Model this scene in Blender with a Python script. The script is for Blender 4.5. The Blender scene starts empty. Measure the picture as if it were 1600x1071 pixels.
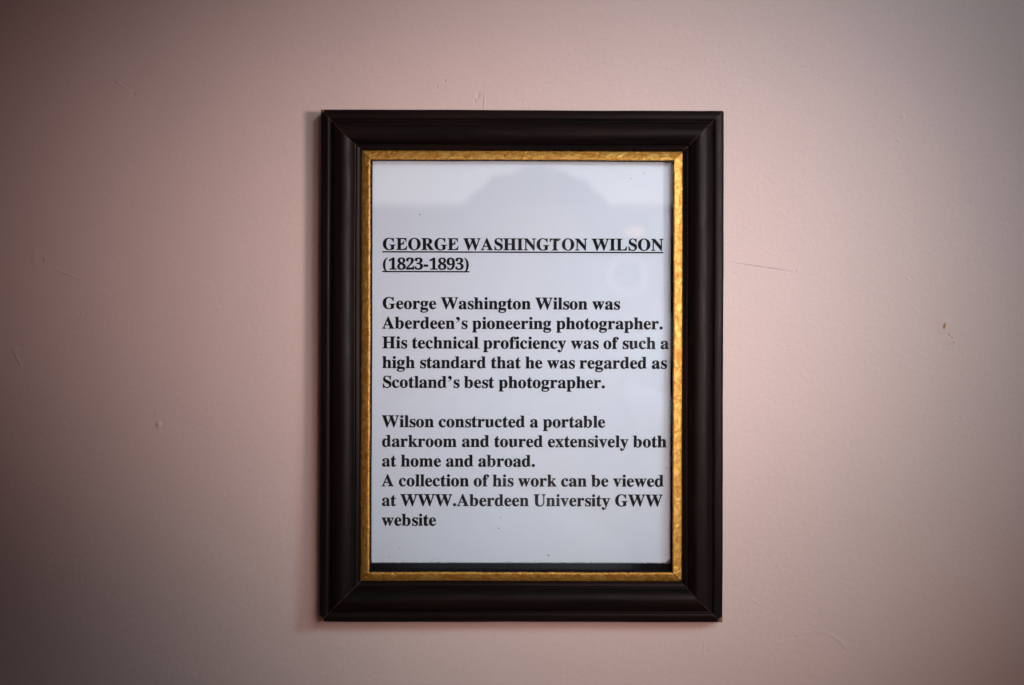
import bpy, bmesh, math, random
from mathutils import Vector, Matrix, noise

# ------------------------------------------------------------------ camera, world, lamps, exposure
SC = bpy.context.scene
COL = SC.collection
MM = 0.001
D = 600.0                     # mm, lens to wall
S = 0.322                     # mm of wall per photograph pixel
FX, FY = 993.0, 430.0         # photograph pixel the lens looks at squarely
CX, CZ = (FX - 800) * S, (535.5 - FY) * S   # lens position over the wall, mm (wall origin = picture centre)

def P(px, py, h=0.0):
    """photograph pixel -> wall mm (x, z) for a point standing h mm off the wall"""
    k = S * (D - h) / D
    return CX + (px - FX) * k, CZ - (py - FY) * k

cam = bpy.data.cameras.new('camera')
cam.sensor_width = 23.6
cam.lens = 23.6 * D / (1600 * S)
cam.shift_x = (800 - FX) / 1600
cam.shift_y = -(535.5 - FY) / 1600
cam.clip_start, cam.clip_end = 0.004, 50
cam.dof.use_dof = True
cam.dof.focus_distance = (D - 5) * MM
cam.dof.aperture_fstop = 4.0
camo = bpy.data.objects.new('camera', cam)
camo.location = (CX * MM, -D * MM, CZ * MM)
camo.rotation_euler = (math.radians(90), 0, 0)
COL.objects.link(camo)
SC.camera = camo

w = bpy.data.worlds.new('World'); SC.world = w; w.use_nodes = True
bg = w.node_tree.nodes['Background']
bg.inputs[0].default_value = (1.0, 0.08, 0.07, 1); bg.inputs[1].default_value = 0.025

def area(name, loc, aim, sx, sy, power, color, spread=180):
    l = bpy.data.lights.new(name, 'AREA'); l.shape = 'RECTANGLE'
    l.size, l.size_y = sx, sy
    l.energy = power; l.color = color; l.spread = math.radians(spread)
    o = bpy.data.objects.new(name, l); COL.objects.link(o)
    o.location = loc
    o.rotation_euler = (Vector(aim) - Vector(loc)).to_track_quat('-Z', 'Y').to_euler()
    return o

def spot(name, loc, aim, half, radius, power, color, blend=1.0):
    l = bpy.data.lights.new(name, 'SPOT'); l.spot_size = math.radians(2 * half); l.spot_blend = blend
    l.shadow_soft_size = radius; l.energy = power; l.color = color
    o = bpy.data.objects.new(name, l); COL.objects.link(o)
    o.location = loc
    o.rotation_euler = (Vector(aim) - Vector(loc)).to_track_quat('-Z', 'Y').to_euler()
    return o

LIGHTS = (  # position, aim (metres), half cone, radius, power, colour: daylight from the wide window on the right
    ((0.30, -0.87, 0.12), (0.040, 0, -0.09), 15.8, 0.14, 17.8, (1.0, 0.705, 0.605)),
    ((0.50, -0.78, 0.42), (0.095, 0, 0.075), 14.8, 0.14, 25.0, (0.765, 0.915, 1.0)),
    ((0.66, -0.66, 0.05), (-0.024, 0, 0.055), 6.8, 0.14, 67.0, (1.0, 0.815, 0.79)),
    ((0.72, -0.50, 0.28), (0.045, 0, -0.11), 7.5, 0.14, 30.0, (0.50, 0.90, 1.0)),
)
for loc, aim, half, rad, pw, c in LIGHTS:
    spot('window_light', loc, aim, half, rad, pw, c)

SC.view_settings.view_transform = 'Standard'
SC.view_settings.look = 'None'
SC.view_settings.exposure = 0.0
SC.view_settings.gamma = 1.0
SC.view_settings.use_curve_mapping = False
SC.render.engine = 'CYCLES'
SC.cycles.use_denoising = True
SC.cycles.max_bounces = 8
SC.cycles.transparent_max_bounces = 12

# ------------------------------------------------------------------ node helpers
class NT:
    def __init__(self, name):
        self.m = bpy.data.materials.new(name); self.m.use_nodes = True
        self.t = self.m.node_tree
        self.b = self.t.nodes['Principled BSDF']; self.out = self.t.nodes['Material Output']
    def n(self, kind, **kw):
        x = self.t.nodes.new(kind)
        for k, v in kw.items(): setattr(x, k, v)
        return x
    def link(self, a, b): self.t.links.new(a, b)
    def put(self, sock, v):
        if isinstance(v, bpy.types.NodeSocket): self.link(v, sock)
        else: sock.default_value = v
    def math(self, op, a, b=0.0, c=0.0):
        x = self.n('ShaderNodeMath', operation=op)
        self.put(x.inputs[0], a); self.put(x.inputs[1], b); self.put(x.inputs[2], c)
        return x.outputs[0]
    def vmath(self, op, a, b=(0, 0, 0)):
        x = self.n('ShaderNodeVectorMath', operation=op)
        self.put(x.inputs[0], a); self.put(x.inputs[1], b)
        return x.outputs['Value'] if op in ('LENGTH', 'DISTANCE', 'DOT_PRODUCT') else x.outputs[0]
    def rng(self, v, a, b, c, d, interp='SMOOTHSTEP'):
        x = self.n('ShaderNodeMapRange', interpolation_type=interp)
        self.put(x.inputs[0], v)
        for i, q in enumerate((a, b, c, d)): x.inputs[i + 1].default_value = q
        return x.outputs[0]
    def mix(self, f, a, b):
        x = self.n('ShaderNodeMix', data_type='RGBA')
        self.put(x.inputs[0], f); self.put(x.inputs[6], a); self.put(x.inputs[7], b)
        return x.outputs[2]
    def noise(self, vec, scale, detail=2.0, rough=0.5, dist=0.0):
        x = self.n('ShaderNodeTexNoise')
        self.link(vec, x.inputs['Vector'])
        x.inputs['Scale'].default_value = scale; x.inputs['Detail'].default_value = detail
        x.inputs['Roughness'].default_value = rough; x.inputs['Distortion'].default_value = dist
        return x.outputs['Fac']
    def coord(self): return self.n('ShaderNodeTexCoord').outputs['Object']
    def mapped(self, vec, scale):
        x = self.n('ShaderNodeMapping'); self.link(vec, x.inputs[0]); x.inputs[3].default_value = scale
        return x.outputs[0]
    def bump(self, h, strength, dist, prev=None):
        x = self.n('ShaderNodeBump'); self.put(x.inputs['Height'], h)
        x.inputs['Strength'].default_value = strength; x.inputs['Distance'].default_value = dist
        if prev is not None: self.link(prev, x.inputs['Normal'])
        return x.outputs[0]

def rgb(r, g, b): return (r, g, b, 1)

# ------------------------------------------------------------------ materials
def wall_material():
    m = NT('pink_emulsion')
    co = m.coord()                                 # metres on the wall face, x and z
    mm = m.vmath('SCALE', co); mm.node.inputs['Scale'].default_value = 1000
    def local(px, py, rot, rx, rz):
        x, z = P(px, py)
        a = m.vmath('SUBTRACT', mm, (x, 0, z))
        r = m.n('ShaderNodeVectorRotate', rotation_type='Y_AXIS'); m.link(a, r.inputs[0])
        r.inputs['Angle'].default_value = math.radians(-rot)
        return m.vmath('MULTIPLY', r.outputs[0], (1 / rx, 0, 1 / rz))
    def blob(px, py, rx, rz, rot=0.0):             # smooth 1..0 ellipse
        return m.rng(m.vmath('LENGTH', local(px, py, rot, rx, rz)), 0, 1, 1, 0)
    # roller stipple, a long swell in the plaster and fine grain
    st1 = m.noise(mm, 0.34, 3.0, 0.55, 0.3)
    st2 = m.noise(mm, 1.05, 2.0, 0.55)
    sw = m.noise(mm, 0.012, 2.0)
    # marks: dents, nibs, brush ridges
    h = None
    wob = m.noise(mm, 0.22, 3.0, 0.6)
    marks = [  # px, py, rx mm, rz mm, rotation, height
        (248, 663, 2.0, 2.8, 0, 0.9), (244, 645, 1.0, 3.6, 10, 0.30),
        (70, 405, 1.1, 1.3, 0, 0.7), (55, 402, 2.4, 7, 4, 0.45), (105, 428, 16, 0.9, 22, 0.28),
        (27, 560, 1.0, 7, -28, 0.5), (24, 548, 2.2, 3.0, 0, 0.4),
        (188, 132, 9.5, 0.7, 38, 0.30), (209, 147, 1.2, 1.2, 0, -0.6), (124, 489, 0.9, 1.8, 0, -0.5),
        (747, 150, 1.6, 3.4, 12, -0.45), (757, 156, 0.55, 7.5, 3, 0.42), (742, 158, 0.8, 1.2, 0, -0.5),
        (695, 127, 0.8, 1.0, 0, -0.55), (683, 136, 0.7, 0.8, 0, -0.5), (815, 160, 0.7, 2.2, 30, -0.35),
        (1165, 414, 11, 0.5, 9, -0.16), (1205, 421, 9, 0.5, 9, -0.2), (1236, 426, 7, 0.5, 9, -0.12), (1243, 424, 0.8, 1.3, 30, -0.4),
        (1420, 436, 2.4, 0.7, 40, 0.35), (1475, 505, 4.5, 6.5, 20, 0.35), (1486, 535, 4.2, 3.0, 0, 0.30),
        (1499, 653, 0.7, 0.9, 0, -0.6), (1508, 683, 0.6, 0.8, 0, -0.5), (1286, 123, 0.8, 0.9, 0, -0.5),
        (1411, 181, 1.6, 1.8, 0, 0.3), (1404, 219, 2.0, 0.8, 40, 0.25), (1242, 996, 0.8, 0.9, 0, -0.6),
        (1262, 988, 6, 0.8, -14, 0.18), (1180, 940, 7, 0.8, 40, 0.1), (535, 1012, 3.0, 2.0, 0, 0.25),
        (536, 1014, 0.7, 0.8, 0, -0.5), (1100, 1015, 0.6, 7, 3, 0.25), (410, 560, 1.2, 0.7, 20, 0.25),
        (340, 482, 1.4, 0.8, 20, 0.3), (1265, 500, 0.9, 0.5, 0, -0.4),
        (490, 195, 0.9, 0.8, 0, -0.5), (1200, 620, 0.8, 0.6, 0, 0.3), (300, 330, 9, 9, 0, 0.25), (1350, 800, 14, 9, 0, 0.25),
    ]
    for px, py, rx, rz, rot, k in marks:
        f = m.math('MULTIPLY', blob(px, py, rx, rz, rot), k)
        h = f if h is None else m.math('ADD', h, f)
    # the curved ridge low on the right: part of a ring
    for (px, py, R, wd, cxp, cyp, rr, k) in ((1268, 1052, 21.5, 1.5, 1308, 994, 14, 0.30),):
        dd = m.vmath('LENGTH', local(px, py, 0, 1, 1))
        ring = m.rng(m.math('ABSOLUTE', m.math('SUBTRACT', dd, R)), 0, wd, 1, 0)
        h = m.math('ADD', h, m.math('MULTIPLY', m.math('MULTIPLY', ring, blob(cxp, cyp, rr, rr)), k))
    h = m.math('MULTIPLY', h, m.rng(wob, 0.2, 0.75, 0.55, 1.3, 'LINEAR'))
    nb = m.bump(sw, 0.5, 0.0030)
    nb = m.bump(st1, 0.5, 0.00029, nb)
    nb = m.bump(st2, 0.4, 0.00018, nb)
    nb = m.bump(h, 1.0, 0.00055, nb)
    m.link(nb, m.b.inputs['Normal'])
    # colour: soft blotching of the paint, a flake gone to the tan coat under it, faint pencil line
    base = m.mix(m.rng(m.noise(mm, 0.02, 3.0), 0.3, 0.7, 0, 1), rgb(0.682, 0.512, 0.474), rgb(0.668, 0.514, 0.480))
    base = m.mix(m.rng(m.noise(mm, 0.7, 3.0, 0.6), 0.25, 0.8, 0, 0.35), base, rgb(0.60, 0.44, 0.405))
    jag = m.math('MULTIPLY', wob, 0.9)
    def flake(px, py, rx, rz, rot):
        l = m.vmath('LENGTH', local(px, py, rot, rx, rz))
        return m.rng(m.math('ADD', l, jag), 1.15, 1.4, 1, 0)
    fl = flake(1475.5, 510, 0.9, 2.0, 10)
    for a in ((1483, 523, 0.5, 0.9, -30), (1487, 528, 0.5, 0.8, -30), (1490, 535, 0.4, 0.9, -10)):
        fl = m.math('MAXIMUM', fl, m.math('MULTIPLY', flake(*a), 0.7))
    base = m.mix(fl, base, rgb(0.40, 0.20, 0.085))
    pencil = m.rng(m.vmath('LENGTH', local(1190, 417, 8, 22, 0.55)), 0.4, 1, 1, 0)
    pencil = m.math('MULTIPLY', pencil, m.rng(m.noise(mm, 0.9, 2.0), 0.35, 0.65, 0.15, 0.6))
    base = m.mix(pencil, base, rgb(0.33, 0.24, 0.22))
    m.put(m.b.inputs['Base Color'], base)
    m.b.inputs['Roughness'].default_value = 0.62
    m.b.inputs['Specular IOR Level'].default_value = 0.3
    return m.m

def wood_material():
    m = NT('ebonised_wood')
    co = m.coord()
    mm = m.vmath('SCALE', co); mm.node.inputs['Scale'].default_value = 1000
    # local x runs along the rail
    gr = m.noise(m.mapped(mm, (0.03, 1.6, 1.6)), 1.0, 4.0, 0.6, 0.4)
    gr2 = m.noise(m.mapped(mm, (0.010, 0.35, 0.35)), 1.0, 3.0)
    base = m.mix(m.rng(gr2, 0.35, 0.68, 0, 1), rgb(0.0045, 0.0036, 0.0036), rgb(0.0115, 0.0060, 0.0056))
    base = m.mix(m.rng(gr, 0.5, 0.75, 0, 0.6), base, rgb(0.019, 0.009, 0.008))
    at = m.n('ShaderNodeAttribute', attribute_name='tip').outputs['Fac']   # mm from the mitre's outer tip
    e = m.n('ShaderNodeAttribute', attribute_name='mitre').outputs['Fac']  # mm from the mitre line
    nz = m.noise(mm, 0.55, 4.0, 0.65)
    chip = m.rng(m.math('ADD', at, m.math('MULTIPLY', nz, 5.0)), 4.9, 5.7, 1, 0)
    base = m.mix(chip, base, m.mix(m.noise(mm, 1.2, 3.0), rgb(0.10, 0.035, 0.02), rgb(0.36, 0.17, 0.08)))
    scuff = m.rng(m.math('ADD', e, m.math('MULTIPLY', nz, 1.0)), 0.52, 0.66, 1, 0)
    base = m.mix(m.math('MULTIPLY', scuff, 0.55), base, rgb(0.16, 0.085, 0.07))
    m.put(m.b.inputs['Base Color'], base)
    m.put(m.b.inputs['Roughness'], m.rng(m.noise(m.mapped(mm, (0.06, 0.6, 0.6)), 1.0, 3.0), 0.3, 0.7, 0.36, 0.50, 'LINEAR'))
    m.b.inputs['Specular IOR Level'].default_value = 0.11
    nb = m.bump(gr, 0.25, 0.00012)
    nb = m.bump(m.noise(mm, 0.10, 2.0), 0.3, 0.0006, nb)
    m.link(nb, m.b.inputs['Normal'])
    return m.m

def gilt_material():
    m = NT('gilt')
    co = m.coord()
    mm = m.vmath('SCALE', co); mm.node.inputs['Scale'].default_value = 1000
    n1 = m.noise(m.mapped(mm, (0.30, 0.45, 0.45)), 1.0, 4.0, 0.62, 0.5)
    n2 = m.noise(mm, 0.9, 3.0, 0.6)
    base = m.mix(m.rng(n1, 0.3, 0.7, 0, 1), rgb(0.52, 0.215, 0.032), rgb(0.78, 0.47, 0.115))
    base = m.mix(m.rng(n2, 0.55, 0.74, 0, 0.65), base, rgb(0.24, 0.085, 0.018))
    ed = m.n('ShaderNodeAttribute', attribute_name='edge').outputs['Fac']  # mm from the nearer long edge
    worn = m.rng(m.math('ADD', ed, m.math('MULTIPLY', n2, 1.3)), 0.68, 0.86, 1, 0)
    spot = m.rng(m.noise(mm, 0.75, 2.0, 0.5), 0.685, 0.72, 0, 1)
    worn = m.math('MAXIMUM', worn, spot)
    m.put(m.b.inputs['Base Color'], m.mix(worn, base, rgb(0.018, 0.009, 0.006)))
    m.put(m.b.inputs['Metallic'], m.math('SUBTRACT', 0.78, m.math('MULTIPLY', worn, 0.78)))
    m.put(m.b.inputs['Roughness'], m.rng(n1, 0.3, 0.7, 0.60, 0.47, 'LINEAR'))
    nb = m.bump(n1, 0.8, 0.0009)
    nb = m.bump(n2, 0.3, 0.00012, nb)
    m.link(nb, m.b.inputs['Normal'])
    return m.m

def paper_material():
    m = NT('copier_paper')
    co = m.coord()
    mm = m.vmath('SCALE', co); mm.node.inputs['Scale'].default_value = 1000
    f = m.noise(mm, 2.2, 4.0, 0.65)
    s = m.noise(mm, 0.02, 2.0)
    base = m.mix(m.rng(s, 0.3, 0.7, 0, 1), rgb(0.655, 0.705, 0.80), rgb(0.635, 0.70, 0.80))
    base = m.mix(m.rng(f, 0.3, 0.8, 0, 0.25), base, rgb(0.60, 0.62, 0.71))
    # copier toner fringe along the sheet's cut edges
    ed = m.n('ShaderNodeAttribute', attribute_name='edge').outputs['Fac']
    fr = m.noise(mm, 1.5, 4.0, 0.7)
    t = m.rng(m.math('ADD', ed, m.math('MULTIPLY', fr, 2.6)), 1.35, 2.0, 1, 0)
    base = m.mix(m.math('MULTIPLY', t, 0.9), base, rgb(0.03, 0.03, 0.06))
    m.put(m.b.inputs['Base Color'], base)
    m.b.inputs['Roughness'].default_value = 0.9
    m.b.inputs['Specular IOR Level'].default_value = 0.1
    m.link(m.bump(m.noise(mm, 0.03, 2.0), 0.4, 0.0012), m.b.inputs['Normal'])
    return m.m

def glass_material():
    m = NT('picture_glass')
    m.t.nodes.remove(m.b)
    g = m.n('ShaderNodeNewGeometry')
    c = m.math('ABSOLUTE', m.vmath('DOT_PRODUCT', g.outputs['Normal'], g.outputs['Incoming']))
    fr = m.math('ADD', 0.04, m.math('MULTIPLY', 0.96, m.math('POWER', m.math('SUBTRACT', 1.0, c), 5.0)))
    tr = m.n('ShaderNodeBsdfTransparent'); tr.inputs[0].default_value = (0.985, 0.992, 0.99, 1)
    gl = m.n('ShaderNodeBsdfGlossy'); gl.inputs['Roughness'].default_value = 0.02
    mx = m.n('ShaderNodeMixShader'); m.link(fr, mx.inputs[0]); m.link(tr.outputs[0], mx.inputs[1]); m.link(gl.outputs[0], mx.inputs[2])
    m.link(mx.outputs[0], m.out.inputs[0])
    return m.m

def plain(name, col, rough, spec=0.5, metal=0.0, var=0.0, scale=1.0):
    m = NT(name)
    if var:
        mm = m.vmath('SCALE', m.coord()); mm.node.inputs['Scale'].default_value = 1000
        n = m.noise(mm, scale, 3.0)
        m.put(m.b.inputs['Base Color'], m.mix(m.rng(n, 0.3, 0.7, 0, 1), rgb(*[v * (1 - var) for v in col]), rgb(*[v * (1 + var) for v in col])))
    else:
        m.b.inputs['Base Color'].default_value = rgb(*col)
    m.b.inputs['Roughness'].default_value = rough
    m.b.inputs['Specular IOR Level'].default_value = spec
    m.b.inputs['Metallic'].default_value = metal
    return m.m

M_WALL, M_WOOD, M_GILT = wall_material(), wood_material(), gilt_material()
M_PAPER, M_GLASS = paper_material(), glass_material()
M_INK = plain('printer_ink', (0.005, 0.005, 0.008), 0.7, 0.15, 0, 0.3, 1.5)
M_BACK = plain('black_backing_card', (0.006, 0.005, 0.006), 0.9, 0.1, 0, 0.3, 1.0)

# ------------------------------------------------------------------ mesh helpers
def link(name, me, mat, parent=None):
    o = bpy.data.objects.new(name, me); COL.objects.link(o)
    if mat: me.materials.append(mat)
    if parent is not None: o.parent = parent
    return o

def mesh(name, verts, faces, attrs=None, smooth=None):
    me = bpy.data.meshes.new(name); me.from_pydata(verts, [], faces)
    for k, vals in (attrs or {}).items():
        a = me.attributes.new(k, 'FLOAT', 'POINT')
        for i, v in enumerate(vals): a.data[i].value = v
    me.update()
    if smooth is not None:
        for p in me.polygons: p.use_smooth = True
        me.set_sharp_from_angle(angle=math.radians(smooth))
    return me

def box_bm(x0, x1, y0, y1, z0, z1):
    v = [(x, y, z) for x in (x0, x1) for y in (y0, y1) for z in (z0, z1)]
    f = [(0, 1, 3, 2), (4, 6, 7, 5), (0, 4, 5, 1), (2, 3, 7, 6), (0, 2, 6, 4), (1, 5, 7, 3)]
    return v, f

# ------------------------------------------------------------------ wall
v, f = box_bm(-2.2, 2.2, 0.0, 0.12, -1.8, 1.8)
wall = link('wall', mesh('wall', v, f), M_WALL)
wall['kind'] = 'structure'

# ------------------------------------------------------------------ framed notice
# outer outline of the moulding as measured on the photograph, at the height of its outer arris
HA = 10.0
xl, zt = P(499.6, 172.0, HA); xr, zb = P(1130.2, 973.0, HA)
FCX, FCZ = (xl + xr) / 2, (zt + zb) / 2
HW, HH = (xr - xl) / 2, (zt - zb) / 2

frame = bpy.data.objects.new('framed_notice', None); COL.objects.link(frame)
frame.empty_display_size = 0.05
frame.location = (FCX * MM, 0, FCZ * MM)
frame.rotation_euler = (0, math.radians(0.17), math.radians(0.40))
frame['label'] = 'dark wooden picture frame with gilt inner edge holding a printed text notice'
frame['category'] = 'picture frame'

# moulding profile: (mm in from the outer edge, mm off the wall)
WOODP = [(0.0, 1.6), (0.0, 8.9), (0.12, 9.5), (0.5, 9.95), (1.2, 10.35), (2.2, 10.75), (3.2, 10.95), (4.1, 10.95), (4.7, 10.75), (5.0, 10.3),
         (5.15, 9.9), (5.5, 9.85), (5.75, 10.1), (6.0, 10.7), (6.8, 11.6), (7.8, 12.4), (9.0, 13.15), (10.2, 13.65), (11.4, 13.9), (12.6, 13.9),
         (13.8, 13.6), (15.0, 13.0), (16.0, 12.25), (16.7, 11.5), (17.05, 10.9), (17.15, 10.35), (17.5, 10.2), (17.85, 10.45), (18.2, 10.75), (18.9, 10.6),
         (19.6, 10.2), (20.05, 9.6), (20.15, 8.6)]
GILTP = [(20.16, 8.0), (20.22, 8.75), (20.6, 9.15), (21.4, 9.65), (22.4, 10.15), (23.4, 10.55), (24.1, 10.8), (24.55, 10.8), (24.85, 10.6), (25.0, 10.2), (25.05, 9.7)]
INNERP = [(25.06, 9.75), (25.08, 9.0), (25.1, 7.1), (25.1, 3.0)]

def densify(p, step):
    out = [p[0]]
    for a, b in zip(p, p[1:]):
        n = max(1, int(math.hypot(b[0] - a[0], b[1] - a[1]) / step))
        for i in range(1, n + 1):
            t = i / n; out.append((a[0] + (b[0] - a[0]) * t, a[1] + (b[1] - a[1]) * t))
    return out

def rail_mesh(name, prof, half_len, half_w, seed, gap, grow=(0.0, 0.0), worn=False, sound=(0, 0)):
    """a length of moulding along local x, its outer edge at local z = half_w, mitred at both ends"""
    rnd = random.Random(seed)
    n = 60
    vs, fs, tip, mit, edge = [], [], [], [], []
    dmin, dmax = prof[0][0], prof[-1][0]
    ts = [0.0, .0012, .003, .006, .012, .02] ; ts = ts + [0.02 + (0.96) * i / n for i in range(1, n)] + [1 - t for t in reversed(ts)]
    for t in ts:
        for (d, h) in prof:
            L0, L1 = -(half_len - d) + gap - grow[0], (half_len - d) - gap + grow[1]
            x = L0 + (L1 - L0) * t
            wv = 0.06 * math.sin(x * 0.045 + seed) + 0.03 * math.sin(x * 0.13 + 2 * seed)
            if worn: wv += 0.05 * noise.noise((x * 0.5, seed, 0))
            vs.append((x * MM, -h * MM, (half_w - d + wv) * MM))
            e = min(x - L0, L1 - x) * 0.7071
            mit.append(e)
            tip.append(math.hypot(min(x + half_len, half_len - x), d) + max(0, 6 - h) * 0.35 + (sound[0] if x < 0 else sound[1]))
            edge.append(min(d - dmin, dmax - d))
    m = len(prof)
    for i in range(len(ts) - 1):
        for j in range(m - 1):
            a = i * m + j
            fs.append((a, a + 1, a + m + 1, a + m))
    fs.append(tuple(range(m - 1, -1, -1)))
    fs.append(tuple(range((len(ts) - 1) * m, len(ts) * m)))
    return mesh(name, vs, fs, {'tip': tip, 'mitre': mit, 'edge': edge}, 38)

RAILS = {  # side: (rotation about y in degrees, half length, half width, growth at local -x and +x, how sound each corner tip is)
    'top': (0, HW, HH, (0.05, -0.15), (0.6, 3.0)),
    'right': (90, HH, HW, (-0.1, 0.45), (3.0, 0.0)),
    'bottom': (180, HW, HH, (-0.35, -0.3), (0.0, 0.0)),
    'left': (270, HH, HW, (0.4, 0.15), (0.0, 0.8)),
}
for k, (ang, hl, hw, grow, sound) in enumerate(RAILS.values()):
    r = link('moulding', rail_mesh('moulding', densify(WOODP, 0.5), hl, hw, 3.1 + k, 0.10, grow, False, sound), M_WOOD, frame)
    r.rotation_euler = (0, math.radians(ang), 0)
    g = link('gilt_slip', rail_mesh('gilt_slip', densify(GILTP, 0.25), hl, hw, 7.7 + k, 0.22, (0, 0), True), M_GILT, r)
    q = link('rebate', rail_mesh('rebate', INNERP, hl, hw, 7.7 + k, 0.0), M_BACK, r)

# sheet, backing and glass (frame-local mm)
def L(px, py, h):
    x, z = P(px, py, h); return x - FCX, z - FCZ
HP = 6.0
bx, bz = HW - 23.0, HH - 23.0
v, f = box_bm(-bx * MM, bx * MM, -5.2 * MM, -3.6 * MM, -bz * MM, bz * MM)
link('backing_board', mesh('backing_board', v, f), M_BACK, frame)

px0, pz1 = L(574, 244, HP); px1, pz0 = L(1048.0, 880.5, HP)
nx, nz = 60, 80
vs, fs, ed = [], [], []
rn = random.Random(5)
for j in range(nz + 1):
    for i in range(nx + 1):
        x = px0 + (px1 - px0) * i / nx; z = pz0 + (pz1 - pz0) * j / nz
        vx, vz = L(582, 252, HP)
        e = min(x - vx + 0.7, px1 - x + 0.3, z - pz0, vz - z + 0.7)
        ed.append(max(0.0, e) if e < 9 else 9.0)
        # the sheet lies almost flat, a slight wave in it
        y = HP + 0.10 * math.sin(x * 0.03 + z * 0.021)
        vs.append((x * MM, -y * MM, z * MM))
for j in range(nz):
    for i in range(nx):
        a = j * (nx + 1) + i
        fs.append((a, a + 1, a + nx + 2, a + nx + 1))
sheet = link('printed_sheet', mesh('printed_sheet', vs, fs, {'edge': ed}, 60), M_PAPER, frame)

gx, gz = HW - 23.6, HH - 23.6
v, f = box_bm(-gx * MM, gx * MM, -8.1 * MM, -6.6 * MM, -gz * MM, gz * MM)
link('glass_pane', mesh('glass_pane', v, f), M_GLASS, frame)

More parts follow.
